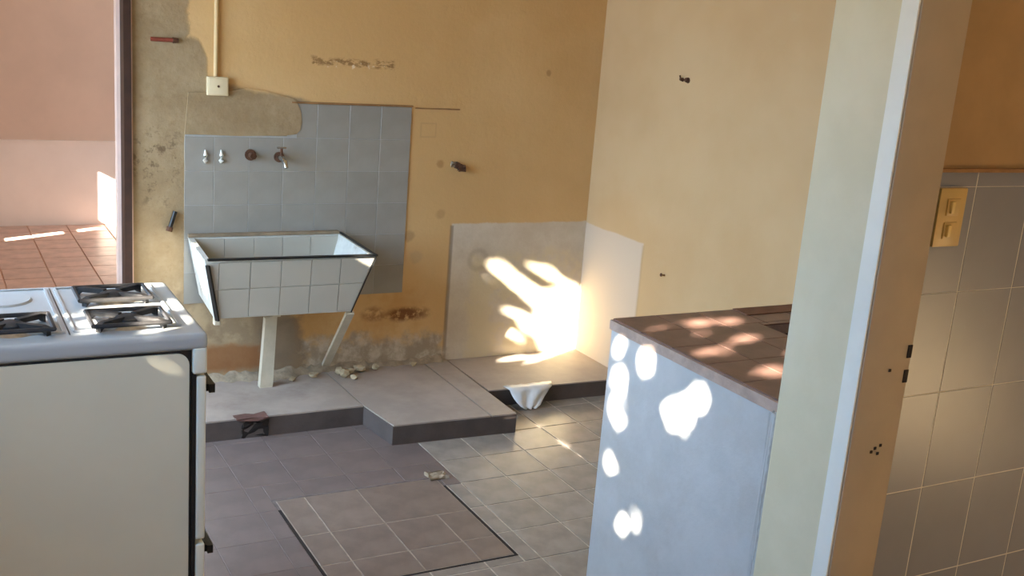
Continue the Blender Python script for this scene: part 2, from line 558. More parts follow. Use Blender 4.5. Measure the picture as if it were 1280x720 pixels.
# ---------------------------------------------------------------- structure: floors
T = 'structure'
fl = box('floor', (XL-0.15, -1.7, -0.12), (3.3, YB+0.15, -0.002), M_GROUT)
tag(fl, 'kitchen floor of square brown tiles with pale joints', 'floor', kind=T)
fl2 = MB().box((XL, 3.385, -0.006), (1.755, YB, -0.001)).box((XL, 1.0, -0.006), (1.045, 3.385, -0.001)).build('worn_bed', M_GROUTDARK, fl)
GX, GY, PXT, PYT = 1.755, 3.385, 0.193, 0.2055
HX0, HX1, HY0, HY1 = 1.05, 1.692, 2.812, 3.466
for i in range(-11, 7):
    for j in range(-10, 5):
        x0, y0 = GX+i*PXT, GY+j*PYT
        x1, y1 = x0+PXT, y0+PYT
        r = (max(x0, XL), min(x1, XR), max(y0, 1.0), min(y1, 4.1))
        if r[1]-r[0] < 0.03 or r[3]-r[2] < 0.03: continue
        if r[3] < 1.75 and r[1] > 2.2: continue
        worn = (x1 < 1.76 and y0 > 3.3) or (x0 < 1.04)
        g = 0.0014 if worn else 0.0055
        for q in subtract(r, (HX0, HX1, HY0, HY1)):
            tile('floor_tile', 'up', ((q[0]+q[1])/2, (q[2]+q[3])/2, -0.006 + (random.uniform(-0.0004, 0.0004))), q[1]-q[0]-g, q[3]-q[2]-g, 0.006, 0.0012,
                 M_FTILEW if worn else M_FTILE, fl)

# hatch: a tiled lid in the floor
ht = empty('floor_hatch', ((HX0+HX1)/2, (HY0+HY1)/2, 0))
tag(ht, 'square tiled inspection hatch set in the kitchen floor with a dark gap around it', 'hatch')
hc = Vector(ht.location)


def hbox(name, a, b, mat):
    return box(name, Vector(a)-hc, Vector(b)-hc, mat, ht)


hbox('frame_gap', (HX0, HY0, -0.0035), (HX1, HY1, -0.0014), M_BLACKGAP)
hbox('lid', (HX0+0.012, HY0+0.010, -0.0035), (HX1-0.012, HY1-0.012, -0.0008), M_LIDJOINT)
xs = [HX0+0.012, 1.165, 1.362, 1.557, HX1-0.012]
ys = [HY0+0.010, 2.962, 3.17, HY1-0.012]
for i in range(4):
    for j in range(3):
        w, h = xs[i+1]-xs[i], ys[j+1]-ys[j]
        if i == 2 and j == 2: w = xs[4]-xs[2]              # one wide piece
        if i == 3 and j == 2: continue
        tile('lid_tile', 'up', Vector((xs[i]+w/2, ys[j]+h/2, -0.006+0.0005*((i+j) % 2)))-hc, w-0.004, h-0.004, 0.006, 0.0012, M_LID, ht)
# broken mortar at the hatch corner
MB().box((1.655, 3.44, 0.0005), (1.73, 3.50, 0.006)).subdivide(3).jitter(0.006, 4).build('mortar_lump', M_FILLET, ht).location = -hc

# raised plinths along the back wall
pl = MB()
pts = [(XL, 4.05), (1.612, 4.045), (1.645, 3.80), (2.20, 3.775), (2.215, YB), (XL, YB)]
pl.poly([(x, y, 0.0) for x, y in pts], (0, 0, ZP-0.006))
p1 = tag(pl.build('floor_plinth', M_PLINTHSIDE), 'raised stepped cement plinth under the laundry trough', 'plinth', kind=T)
for q in [[(XL, 4.05), (1.612, 4.045), (1.60, YB), (XL, YB)],
          [(1.614, 4.043), (1.647, 3.80), (2.082, 3.782), (2.088, YB), (1.602, YB)],
          [(2.085, 3.782), (2.202, 3.775), (2.217, YB), (2.091, YB)]]:
    cx = sum(a for a, b in q)/len(q); cy = sum(b for a, b in q)/len(q)
    qq = [(cx+(a-cx)*(1-0.002/max(0.05, abs(a-cx))), cy+(b-cy)*(1-0.002/max(0.05, abs(b-cy)))) for a, b in q]
    MB().poly([(x, y, ZP-0.006) for x, y in qq], (0, 0, 0.006)).build('cap_slab', M_PLINTH, p1)
p2 = tag(MB().poly([(x, y, 0) for x, y in [(2.222, 4.085), (XR, 4.06), (XR, YB), (2.226, YB)]], (0, 0, ZP-0.010)).build('floor_plinth', M_PLINTHSIDE),
         'low cement plinth in the sunlit corner beside the stepped plinth', 'plinth', kind=T)
MB().poly([(x, y, ZP-0.010) for x, y in [(2.222, 4.08), (XR, 4.055), (XR, YB), (2.226, YB)]], (0, 0, 0.006)).build('cap_slab', M_PLINTH, p2)
# broken hole in the riser, its shade put in as a dark lump, with a brick end
bh = MB().box((1.10, 4.043, 0.004), (1.205, 4.055, 0.066)).subdivide(3).jitter(0.007, 3).build('broken_hole', M_BLACKGAP, p1)
MB().box((1.075, 4.030, ZP-0.006), (1.20, 4.085, ZP+0.004)).subdivide(2).jitter(0.004, 5).build('broken_brick', plain('dark_red_brick', srgb(104, 74, 66), 0.85, 0.2), p1)

# ---------------------------------------------------------------- structure: walls
wb = MB()
wb.box((0.764, YB, 0), (3.1, YB+0.15, ZC))
wb.box((XL-0.15, YB, 2.12), (0.764, YB+0.15, ZC))
wb = tag(wb.build('wall_back', M_BACK), 'ochre painted back wall with patches of bare plaster', 'wall', kind=T)
wr = tag(box('wall_right', (XR, 1.75, 0), (XR+0.15, YB, ZC), M_RIGHT), 'faded ochre right wall beyond the counter', 'wall', kind=T)
# left wall with garden door and window openings
DY0, DY1, DZ1 = 2.85, 4.30, 2.34
WY0, WY1, WZ0, WZ1 = 0.75, 2.55, 0.95, 2.34
wl = MB()
xa, xb = XL-0.15, XL
wl.box((xa, -1.7, 0), (xb, WY0, ZC)).box((xa, WY0, 0), (xb, WY1, WZ0)).box((xa, WY0, WZ1), (xb, WY1, ZC))
wl.box((xa, WY1, 0), (xb, DY0, ZC)).box((xa, DY0, DZ1), (xb, DY1, ZC)).box((xa, DY1, 0), (xb, 7.34, ZC))
xt = xb-0.04                                            # thin unseen panel, slots shaped to throw the far room's sun strips
wl.box((xt, 7.34, 0), (xb, 7.58, 0.47)).box((xt, 7.34, 1.24), (xb, 7.58, ZC)).box((xa, 7.58, 0), (xb, YF, ZC))
wl.box((xt, 7.50, 0.47), (xb, 7.58, 0.86)).box((xt, 7.34, 0.70), (xb, 7.50, 0.735)).box((xt, 7.34, 0.84), (xb, 7.50, 0.86)).box((xt, 7.34, 0.86), (xb, 7.455, 1.24))
tag(wl.build('wall_left', M_ROOM), 'outer wall with garden door and window', 'wall', kind=T)
wre = MB()
wre.box((XL-0.15, -1.7, 0), (0.5, -1.55, ZC)).box((2.1, -1.7, 0), (4.2, -1.55, ZC)).box((0.5, -1.7, 0), (2.1, -1.55, 1.0)).box((0.5, -1.7, 2.2), (2.1, -1.55, ZC))  # opening added to let the warm fill in
tag(wre.build('wall_rear', M_ROOM), 'wall behind the viewer with an opening added for the fill light', 'wall', kind=T)
tag(box('wall_side', (4.05, -1.55, 0), (4.2, 1.6, ZC), M_ROOM), 'side wall of the room in front of the kitchen', 'wall', kind=T)
tag(box('floor_front', (3.3, -1.7, -0.12), (4.2, 1.75, -0.002), M_GROUT), 'floor of the room in front of the kitchen', 'floor', kind=T)
tag(box('ceiling', (XL-0.15, -1.7, ZC), (4.4, YF+0.15, ZC+0.12), M_CEIL), 'whitewashed ceiling', 'ceiling', kind=T)

# partition with the cream wall end
YT = 1.556
pt = tag(MB().box((1.70, 1.527, 0), (1.85, 1.752, ZC)).bevel(0.012, 3).build('wall_partition', M_CREAM, smooth=True),
         'tall cream painted wall end standing at the end of the counter', 'wall', kind=T)
pb = box('painted_face', (1.84, YT+0.004, 0), (4.05, 1.752, ZC), M_BROWNPAINT, pt)
box('tile_bed', (1.84, YT+0.001, 0), (4.05, YT+0.004, 1.474), M_WGROUT, pt)
TW, TH = 0.180, 0.2325
for i in range(-1, 8):
    for j in range(0, 7):
        x0 = 1.995+i*TW; x1 = x0+TW
        z0 = 0.745+(j-3)*TH; z1 = min(z0+TH, 1.474)
        x0 = max(x0, 1.853)
        if z0 < 0.0:
            z0 = 0.0
        if z1-z0 < 0.02 or x1-x0 < 0.02: continue
        tile('wall_tile', '-y', ((x0+x1)/2, YT+0.0052, (z0+z1)/2), x1-x0-0.0032, z1-z0-(0.003 if j < 4 else 0.0012), 0.005, 0.0006, M_WTILE, pt)
box('tile_edge_strip', (1.84, YT-0.006, 1.474), (4.05, YT+0.004, 1.482), M_BROWNSTRIP, pt)
box('corner_strip', (1.6955, 1.5225, 0), (1.7005, 1.566, ZC), plain('white_gloss_paint', srgb(236, 236, 226), 0.4, 0.02), pt, 0.002)
jm = box('jamb_board', (1.7015, 1.519, 0), (1.838, 1.530, ZC), M_JAMB, pt, 0.003)
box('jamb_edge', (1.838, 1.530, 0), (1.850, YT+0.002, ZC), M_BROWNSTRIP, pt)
for z in (1.10, 1.045):
    box('strike_hole', (1.824, 1.5165, z-0.016), (1.836, 1.5195, z+0.012), M_BLACKGAP, jm)
for (x, z) in ((1.775, 0.885), (1.785, 0.872), (1.765, 0.878), (1.79, 0.89), (1.78, 1.06)):
    box('nail_mark', (x-0.003, 1.5168, z-0.003), (x+0.003, 1.5195, z+0.003), M_BLACKGAP, jm)

# half wall and counter
LX0, LX1, LY1, ZL = 1.722, 1.80, 2.462, 0.878
lw = tag(MB().box((LX0, 1.752, 0), (LX1, LY1, ZL)).bevel(0.006, 2).build('wall_half', M_LOW, smooth=True),
         'whitewashed half wall carrying the red brown counter', 'half wall', kind=T)
lw2 = MB().box((1.708, 1.75, 0), (LX0+0.01, 1.775, ZL+0.004)).subdivide(4).jitter(0.003, 2).build('mortar_seam', M_LOW, lw)
ct = empty('kitchen_counter', (2.3, 2.1, 0))
tag(ct, 'red brown tiled counter top on the whitewashed half wall', 'counter')


def cbox(name, a, b, mat, bev=0.0):
    o = Vector((2.3, 2.1, 0))
    return box(name, Vector(a)-o, Vector(b)-o, mat, ct, bev)


# basin hole 2.10..2.62 x 2.00..2.30
BX0, BX1, BY0, BY1 = 2.14, 2.70, 2.02, 2.30
cs = MB()
o = Vector((2.3, 2.1, 0))
for a, b in (((LX0-0.004, 1.753, ZL), (BX0, 2.466, 0.905)), ((BX1, 1.753, ZL), (XR, 2.466, 0.905)),
             ((BX0, 1.753, ZL), (BX1, BY0, 0.905)), ((BX0, BY1, ZL), (BX1, 2.466, 0.905))):
    cs.box(Vector(a)-o, Vector(b)-o)
cs.build('slab', M_COUNTEREDGE, ct)
sl = [c for c in ct.children][0]
nx, ny = 5, 5
for i in range(9):
    for j in range(5):
        x0 = LX0+0.004+i*0.147; x1 = min(x0+0.147, XR-0.002); y0 = 1.757+j*0.1415; y1 = y0+0.1415
        for q in subtract((x0, x1, y0, y1), (BX0, BX1, BY0, BY1)):
            tile('counter_tile', 'up', Vector(((q[0]+q[1])/2, (q[2]+q[3])/2, 0.9045))-o, q[1]-q[0]-0.002, q[3]-q[2]-0.002, 0.005, 0.001, M_COUNTER, ct)
bs = MB()
a, b, c, d = BX0-0.002, BX1+0.002, BY0-0.002, BY1+0.002
bs.box(Vector((a, c, 0.74))-o, Vector((b, d, 0.75))-o)
for p, q in (((a, c, 0.75), (a+0.008, d, 0.877)), ((b-0.008, c, 0.75), (b, d, 0.877)), ((a+0.008, c, 0.75), (b-0.008, c+0.008, 0.877)), ((a+0.008, d-0.008, 0.75), (b-0.008, d, 0.877))):
    bs.box(Vector(p)-o, Vector(q)-o)
bo = bs.build('sunken_basin', M_BASIN)
bo.location = o
tag(bo, 'dark sunken basin let into the red brown counter', 'basin')
cbox('back_strip', (2.16, 2.395, 0.9096), (XR-0.002, 2.464, 0.9122), M_BRICKY)
tag(box('wall_support', (LX1+0.001, 2.40, 0), (XR-0.002, 2.45, ZL-0.001), M_LOW), 'rendered wall under the far edge of the counter', 'wall', kind=T)

# ---------------------------------------------------------------- far room
tag(box('floor_far', (XL-0.15, YB+0.15, -0.12), (4.2, YF+0.2, -0.006), M_FARJOINT), 'clay tiled floor of the pink room', 'floor', kind=T)
ff = bpy.data.objects['floor_far']
for i in range(0, 13):
    for j in range(0, 15):
        x0 = XL+i*0.26; y0 = YF-(j+1)*0.26
        if x0 > 2.6: continue
        tile('clay_tile', 'up', (x0+0.13, y0+0.13, -0.006), 0.252, 0.252, 0.006, 0.001, M_FARTILE, ff)
wf = tag(box('wall_far', (XL-0.15, YF, 0), (4.2, YF+0.15, ZC), M_PINKWALL), 'pink end wall of the far room with a paler lower band', 'wall', kind=T)
box('lower_band', (XL, YF-0.022, 0), (4.05, YF, 0.600), M_PINKLOW, wf)
box('band_ledge', (XL, YF-0.034, 0.600), (4.05, YF, 0.612), M_PINKLOW, wf)
wfs = MB().box((4.05, YB+0.15, 0), (4.2, 5.55, ZC)).box((4.05, 7.25, 0), (4.2, YF, ZC)).box((4.05, 5.55, 0), (4.2, 7.25, 0.8)).box((4.05, 5.55, 2.3), (4.2, 7.25, ZC))  # unseen wall, opening added for the far room fill
tag(wfs.build('wall_far_side', M_PINKWALL), 'side wall of the pink far room with an opening added for the fill light', 'wall', kind=T)
d1 = tag(box('door_1', (0.736, YB-0.022, 0), (0.764, YB+0.17, 2.12), M_DARKWOOD), 'dark wooden door frame beside the bare plaster strip', 'door frame', kind=T)
box('stop_strip', (0.722, YB+0.06, 0), (0.736, YB+0.11, 2.12), M_PINKTRIM, d1)
box('plaster_arris', (0.764, YB-0.006, ZP), (0.771, YB, 2.12), M_PINKTRIM, d1)

# ---------------------------------------------------------------- wall tiles behind the trough
box('tile_bed_back', (0.974, YB-0.004, 0.436), (1.966, YB-0.001, 1.15), M_BGROUT, wb).name = 'tile_bed'
box('tile_bed', (1.40, YB-0.004, 1.15), (1.966, YB-0.001, 1.288), M_BGROUT, wb)
cx_ = [0.972, 1.092, 1.238, 1.384, 1.530, 1.676, 1.822, 1.968]
cz_ = [0.434, 0.570, 0.713, 0.857, 1.000, 1.143, 1.290]
for i in range(7):
    for j in range(6):
        x0, x1, z0, z1 = cx_[i], cx_[i+1], cz_[j], cz_[j+1]
        if j == 5 and i < 3: continue
        if j == 5 and i == 3: x0 = 1.44
        tile('glazed_tile', '-y', ((x0+x1)/2, YB+0.001, (z0+z1)/2), x1-x0-0.002, z1-z0-0.002, 0.006, 0.0008, M_BTILE, wb)
# plaster lump that laps over the tiles
lob = [(0.975, 1.150), (1.20, 1.148), (1.40, 1.152), (1.440, 1.158), (1.456, 1.178), (1.462, 1.215), (1.455, 1.262), (1.438, 1.296), (1.418, 1.312),
       (1.36, 1.322), (1.30, 1.338), (1.22, 1.345), (1.15, 1.33), (1.08, 1.325), (0.985, 1.32)]
lob = [(x+random.uniform(-.003, .003), YB-0.0072, z+random.uniform(-.003, .003)) for x, z in lob]
MB().poly(lob, (0, 0.0072, 0)).build('plaster_lap', M_BACK, wb)
# dark ledge line above the tiles
MB().box((1.415, YB-0.010, 1.290), (1.97, YB, 1.297)).build('ledge_crack', M_BROWNSTRIP, wb)
MB().box((1.985, YB-0.006, 1.283), (2.205, YB, 1.288)).build('ledge_crack', M_BROWNSTRIP, wb)

# mortar fillet along the wall foot
fv, ff_ = [], []
N = 60
for k in range(N+1):
    x = 0.80+(2.19-0.80)*k/N
    dp = 0.02+0.03*random.random()+0.05*max(0.0, 1-abs(x-1.35)/0.25)
    hh = 0.012+0.022*random.random()
    fv += [(x, YB-dp, ZP+0.0005), (x, YB-dp*0.5, ZP+hh*0.6), (x, YB, ZP+hh)]
for k in range(N):
    a = 3*k
    ff_ += [(a, a+3, a+4, a+1), (a+1, a+4, a+5, a+2)]
me = mesh('mortar_fillet', fv, ff_, True)
link('mortar_fillet', me, M_FILLET, wb)

# ---------------------------------------------------------------- laundry trough
sk = empty('laundry_sink', (1.30, 4.3, ZP))
tag(sk, 'old tiled laundry trough with black edging on the back wall', 'laundry sink')
SO = Vector((1.30, 4.3, ZP))
# outer corners: top rim and bottom
tf, tb_, bf, bb_ = 4.095, 4.515, 4.125, 4.50
ZT, ZB = 0.727, 0.482
TLf, TRf, BLf, BRf = 0.958, 1.655, 1.004, 1.567
TLb, TRb, BLb, BRb = 0.985, 1.655, 1.03, 1.60


def lerp(a, b, t): return a+(b-a)*t


outer_t = [(TLf, tf, ZT), (TRf, tf, ZT-0.006), (TRb, tb_, ZT), (TLb, tb_, ZT)]
outer_b = [(BLf, bf, ZB), (BRf, bf, ZB-0.004), (BRb, bb_, ZB), (BLb, bb_, ZB)]
th = 0.02
inner_t = [(TLf+th, tf+th, ZT), (TRf-th, tf+th, ZT-0.006), (TRb-th, tb_-th, ZT), (TLb+th, tb_-th, ZT)]
inner_b = [(BLf+th, bf+th, ZB+.03), (BRf-th, bf+th, ZB+.03), (BRb-th, bb_-th, ZB+.03), (BLb+th, bb_-th, ZB+.03)]
vs = [Vector(p)-SO for p in outer_t+outer_b+inner_t+inner_b]
fs = [(7, 6, 5, 4), (12, 13, 14, 15)]
for i in range(4):
    j = (i+1) % 4
    fs += [(i, j, 4+j, 4+i), (8+i, 8+j, 12+j, 12+i), (i, j, 8+j, 8+i)]
link('trough', mesh('trough', vs, fs), M_TROUGH, sk)


def face_tiles(name, P, q, xcuts, zcuts, left, right, yf, nrm, mat):
    pass


# front tiles, clipped to the tapering sides
def edge_n(p, q):
    # line through p,q (x,z); returns n,d keeping right-hand interior later by sign
    nx, nz = (q[1]-p[1]), -(q[0]-p[0])
    return (nx, nz), nx*p[0]+nz*p[1]


xc = [0.94, 1.012, 1.135, 1.258, 1.381, 1.504, 1.67]
zc = [ZB+0.001, 0.604, ZT-0.012]
nl, dl = edge_n((BLf+0.004, ZB), (TLf+0.004, ZT))
nr, dr = edge_n((BRf-0.003, ZB), (TRf-0.003, ZT))
for i in range(6):
    for j in range(2):
        g = 0.0014
        P = [(xc[i]+g, zc[j]+g), (xc[i+1]-g, zc[j]+g), (xc[i+1]-g, zc[j+1]-g), (xc[i]+g, zc[j+1]-g)]
        P = clip(P, (-nl[0], -nl[1]), -dl)
        P = clip(P, (nr[0], nr[1]), dr) if P else P
        if len(P) < 3: continue
        P3 = []
        for (x, z) in P:
            t = (z-ZB)/(ZT-ZB)
            P3.append(Vector((x, lerp(bf, tf, t)-0.0005, z))-SO)
        MB().poly(P3, (0, -0.005, 0)).build('front_tile', M_TROUGHTILE, sk)
# tiles on the inner back face
xc2 = [TLb+th+0.004, 1.13, 1.255, 1.38, 1.505, TRb-th-0.004]
for i in range(5):
    P3 = [Vector((xc2[i]+0.001, tb_-th-0.002-0.006, ZB+0.09))-SO, Vector((xc2[i+1]-0.001, tb_-th-0.008, ZB+0.09))-SO,
          Vector((xc2[i+1]-0.001, tb_-th-0.002, ZT-0.006))-SO, Vector((xc2[i]+0.001, tb_-th-0.002, ZT-0.006))-SO]
    MB().poly(P3, (0, -0.004, 0)).build('inner_tile', M_TROUGHTILE, sk)


def bar(name, p, q, w, h, mat, parent, org):
    p, q = Vector(p)-org, Vector(q)-org
    d = (q-p); L = d.length
    qt = d.to_track_quat('X', 'Z')
    m = MB().box((0, -w/2, -h/2), (L, w/2, h/2))
    for v in m.bm.verts: v.co = p+qt @ v.co
    return m.build(name, mat, parent)


bar('edge_strip', (TLf+0.01, tf-0.004, ZT+0.001), (TRf+0.004, tf-0.004, ZT-0.004), 0.016, 0.008, M_BLACKTRIM, sk, SO)
bar('edge_strip', (TRf-0.006, tf, ZT-0.002), (TRb-0.006, tb_-0.005, ZT+0.003), 0.010, 0.006, M_BLACKTRIM, sk, SO)
bar('edge_strip', (TLf+0.009, tf-0.008, ZT-0.020), (BLf+0.010, bf-0.008, ZB-0.006), 0.018, 0.008, M_BLACKTRIM, sk, SO)
bar('edge_strip', (TRf-0.001, tf-0.006, ZT-0.010), (BRf-0.001, bf-0.006, ZB-0.006), 0.006, 0.005, M_BLACKTRIM, sk, SO)
bar('rear_rim', (TLb, tb_-0.012, ZT+0.008), (TRb-0.02, tb_-0.012, ZT+0.008), 0.024, 0.012, plain('brown_grimy_mortar', srgb(140, 122, 98), 0.8, 0.2), sk, SO)
# supports
lg = MB()
lg.poly([Vector(p)-SO for p in [(1.262, 4.37, ZP), (1.318, 4.37, ZP), (1.330, 4.37, 0.40), (1.345, 4.37, 0.40), (1.347, 4.37, ZB), (1.326, 4.37, ZB), (1.326, 4.37, 0.41), (1.280, 4.37, 0.395)]], (0, 0.035, 0))
lg.build('leg', M_LEG, sk)
bar('leg', (1.568, 4.135, ZB-0.012), (1.60, 4.500, ZP+0.035), 0.034, 0.016, M_LEG, sk, SO)
MB().box(Vector((1.005, 4.13, ZB-0.03))-SO, Vector((1.03, 4.16, ZB-0.001))-SO).bevel(0.005).build('leg_stub', M_LEG, sk)

# rubble at the foot of the wall
spots = [(1.655, 4.40, .030), (1.66, 4.46, .03), (1.70, 4.44, .022), (1.69, 4.37, .02), (1.52, 4.44, .026), (1.75, 4.465, .028), (1.83, 4.47, .02), (1.42, 4.42, .02), (2.02, 4.475, .018)]
FRAG = ['chunky lump of fallen plaster just right of the slanted trough leg', 'lump of fallen plaster against the wall behind the chunky one',
        'small plaster lump beside the chunky one on the plinth', 'small plaster lump farthest out from the wall by the slanted leg',
        'plaster lump lying between the two trough legs near the slanted one', 'rounded plaster lump at the wall foot under the orange stain',
        'small plaster crumb at the wall foot under the dark brown stain', 'small plaster crumb just right of the upright trough leg',
        'tiny plaster crumb near the grey square of bare wall']
for k, (x, y, r) in enumerate(spots):
    b = bmesh.new()
    bmesh.ops.create_icosphere(b, subdivisions=1, radius=r)
    rr = random.Random(k)
    for v in b.verts:
        v.co *= rr.uniform(0.65, 1.2); v.co.z *= 0.7
    mn = min(v.co.z for v in b.verts)
    me = bpy.data.meshes.new('plaster_fragment'); b.to_mesh(me); b.free()
    o_ = link('plaster_fragment', me, M_RUBBLE)
    o_.location = (x, y, ZP-mn)
    o_.rotation_euler.z = rr.uniform(0, 6)
    tag(o_, FRAG[k], 'plaster fragment', 'fallen plaster on the plinth')

# ---------------------------------------------------------------- wall fittings on the back wall
cd = empty('conduit', (1.094, YB, 1.388))
tag(cd, 'thin ochre conduit running up the back wall from the junction box', 'conduit')
MB().tube([(0, -0.010, 0), (0, -0.010, ZC-1.389)], 0.009, 12).build('pipe', M_CONDUIT, cd, True)
for z in (0.35, 0.85):
    MB().box((-0.016, -0.021, z), (0.016, -0.0, z+0.014)).bevel(0.003).build('clip', M_CONDUIT, cd)
jb = empty('junction_box', (1.101, YB, 1.35))
tag(jb, 'square cream junction box under the conduit', 'junction box')
MB().box((-0.043, -0.026, -0.038), (0.043, -0.0, 0.037)).bevel(0.004).build('box_body', M_BOXPL, jb, True)
cv = MB().box((-0.038, -0.030, -0.033), (0.038, -0.026, 0.032)).bevel(0.002).build('cover', M_BOXPL, jb, True)
MB().tube([(0.0, -0.0325, 0.0), (0, -0.029, 0)], 0.005, 10).build('screw', M_RUST, cv)


def wall_tap(name, x, z, label, chrome=True):
    t = empty(name, (x, YB-0.009, z))
    tag(t, label, 'tap')
    MB().tube([(0, 0.004, 0), (0, -0.006, 0)], 0.022, 16).build('flange', M_RUST, t, True)
    MB().tube([(0, -0.006, 0), (0, -0.045, 0), (0.004, -0.075, -0.010), (0.006, -0.088, -0.034)], [0.010, 0.012, 0.011, 0.009], 12).build('spout', M_CHROME, t, True)
    s = MB().tube([(0, -0.035, 0.005), (0, -0.035, 0.040)], 0.006, 10).build('stem', M_RUST, t, True)
    MB().box((-0.020, -0.040, 0.040), (0.020, -0.030, 0.048)).bevel(0.003).build('handle', M_CHROME if chrome else M_RUST, s, True)
    return t


wall_tap('wall_tap', 1.365, 1.062, 'tarnished chrome tap on the grey tiles above the laundry trough')
st = empty('pipe_stub', (1.243, YB-0.009, 1.07))
tag(st, 'rusty capped pipe stub on the grey tiles beside the chrome tap', 'pipe stub')
MB().tube([(0, 0.004, 0), (0, -0.03, 0)], 0.011, 12).build('pipe', M_RUST, st, True)
MB().tube([(0, -0.03, 0), (0.002, -0.042, 0)], 0.015, 6).build('cap', M_RUST, st)
MB().tube([(0.0, 0.0045, -0.0), (0.0, -0.002, 0)], 0.024, 14).build('flange', M_RUST, st)
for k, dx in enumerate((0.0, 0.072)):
    p = empty('tile_glint', (1.055+dx*0.9, YB-0.009, 1.058))  # white bumps standing in for glints on the glazed tiles
    tag(p, ('small white bump standing in for a glint on the grey tiles nearer the door frame', 'small white bump standing in for a glint on the grey tiles nearer the pipe stub')[k], 'glint mark', 'white glint marks on the tiles')
    MB().tube([(0, 0, -0.022), (0, -0.006, -0.012), (0, -0.007, 0.008), (0, -0.001, 0.032)], [0.004, 0.011, 0.009, 0.002], 10).build('body', plain('white_glint', srgb(236, 234, 224), 0.5, 0.02), p, True)
hb = empty('pipe_end', (0.925, YB, 0.80))
tag(hb, 'dark slanted pipe end on the bare plaster left of the trough', 'pipe end')
MB().tube([(0.010, -0.012, 0.035), (-0.012, -0.020, -0.030)], 0.009, 10).build('pipe', M_BLACKTRIM, hb, True)
MB().tube([(0.0, 0.002, 0.0), (0.0, -0.012, 0.0)], 0.008, 10).build('wall_stub', M_RUST, hb)
MB().tube([(-0.012, -0.020, -0.028), (-0.017, -0.022, -0.046)], 0.013, 8).build('collar', M_RUST, hb)
rb = empty('wall_bolt', (0.895, YB, 1.522))
tag(rb, 'red rusty bolt lying flat on the bare plaster by the door frame', 'bolt')
MB().tube([(-0.055, -0.010, 0.0), (0.030, -0.010, 0)], 0.0085, 10).build('shank', M_RED, rb, True)
MB().tube([(0.028, -0.011, 0), (0.050, -0.011, 0)], [0.013, 0.010], 6).build('head', M_RUST, rb)
MB().box((-0.04, -0.006, -0.006), (-0.02, 0.001, 0.006)).build('mount', M_RUST, rb)
pe = empty('capped_pipe', (2.206, YB, 1.03))
tag(pe, 'broken rusty pipe end in the ochre wall right of the tiles', 'pipe end')
MB().tube([(0, 0.002, 0), (0, -0.022, 0)], 0.016, 12).build('pipe', M_RUST, pe, True)
MB().box((0.005, -0.03, -0.024), (0.034, -0.004, 0.004)).subdivide(1).jitter(0.005, 8).build('broken_elbow', M_RUST, pe)
MB().box((-0.030, -0.012, -0.006), (-0.008, 0.0, 0.016)).subdivide(1).jitter(0.004, 9).build('mortar_ring', M_FILLET, pe)
hk = empty('wall_hook', (XR, 3.852, 1.508))
tag(hk, 'pair of small rusty anchors in the plain right wall', 'anchor')
for dy, r in ((0.022, 0.009), (-0.016, 0.013)):
    MB().tube([(0.001, dy, 0), (-0.016, dy, 0.002)], [r, r*0.7], 8).build('anchor', M_RUST, hk)
MB().tube([(-0.012, 0.022, 0.0), (-0.016, 0.026, 0.018)], 0.004, 6).build('bent_wire', M_RUST, hk)
nl_ = empty('nail', (XR, 3.845, 0.64))
tag(nl_, 'single small nail low in the right wall above the counter', 'nail')
MB().tube([(0.001, 0, 0), (-0.020, 0, 0.003)], 0.003, 8).build('shank', M_RUST, nl_)
MB().tube([(-0.019, 0, 0.003), (-0.022, 0, 0.0035)], 0.008, 10).build('head', M_RUST, nl_)

# light switch on the partition
lsw = empty('light_switch', (1.914, YT-0.003, 1.379))
tag(lsw, 'yellowed double light switch on the tiled wall', 'light switch')
MB().box((-0.041, -0.010, -0.063), (0.041, -0.0, 0.063)).bevel(0.004).build('plate', M_SWITCH, lsw, True)
for z in (0.024, -0.026):
    md = MB().box((-0.018, -0.013, z-0.019), (0.020, -0.010, z+0.017)).bevel(0.0015).build('module', M_SWITCH, lsw, True)
    MB().box((-0.012, -0.020, z-0.014), (-0.002, -0.013, z+0.012)).bevel(0.002).build('toggle', M_SWITCHT, md, True)

# crumpled plastic beside the corner plinth
nu, nv = 12, 9
bv, bf_ = [], []
rs = random.Random(5)
for jv in range(nv):
    v = jv/(nv-1)
    for iu in range(nu):
        u = iu/(nu-1)
        w = 0.205*(1-v)**0.65+0.05                        # narrows towards the floor
        x = 2.395+0.04*(1-v)+(u-0.5)*w
        fold = 0.010*math.sin(u*13+v*4)+rs.uniform(-.003, .003)
        if v < 0.18:
            y, z = 4.105-0.04*(v/0.18), ZP-0.0035+0.002+abs(fold)*0.3
        else:
            q = (v-0.18)/0.82
            y, z = 4.058-0.055*q**1.5+fold*0.9*min(1, q*3)-0.008, (ZP-0.002)*(1-q)+0.006
        bv.append((x, y, z))
for jv in range(nv-1):
    for iu in range(nu-1):
        a = jv*nu+iu
        bf_.append((a, a+1, a+nu+1, a+nu))
me = mesh('plastic_sheet', bv, bf_, True)
o_ = link('plastic_sheet', me, M_BAG)
sm_ = o_.modifiers.new('thickness', 'SOLIDIFY'); sm_.thickness = 0.0015; sm_.offset = 0.0
tag(o_, 'crumpled white plastic sheet hanging over the edge of the corner plinth', 'plastic sheet')

# ---------------------------------------------------------------- gas stove
XS0, XS1, YS0, YS1, ZS = -0.02, 0.590, 2.49, 2.985, 0.94
sv = empty('gas_stove', ((XS0+XS1)/2, (YS0+YS1)/2, 0))
tag(sv, 'cream white enamel gas stove with black burner grates', 'stove')
so = Vector(sv.location)


def sbox(name, a, b, mat, parent=None, bev=0.0, seg=3):
    return box(name, Vector(a)-so, Vector(b)-so, mat, parent or sv, bev, seg)


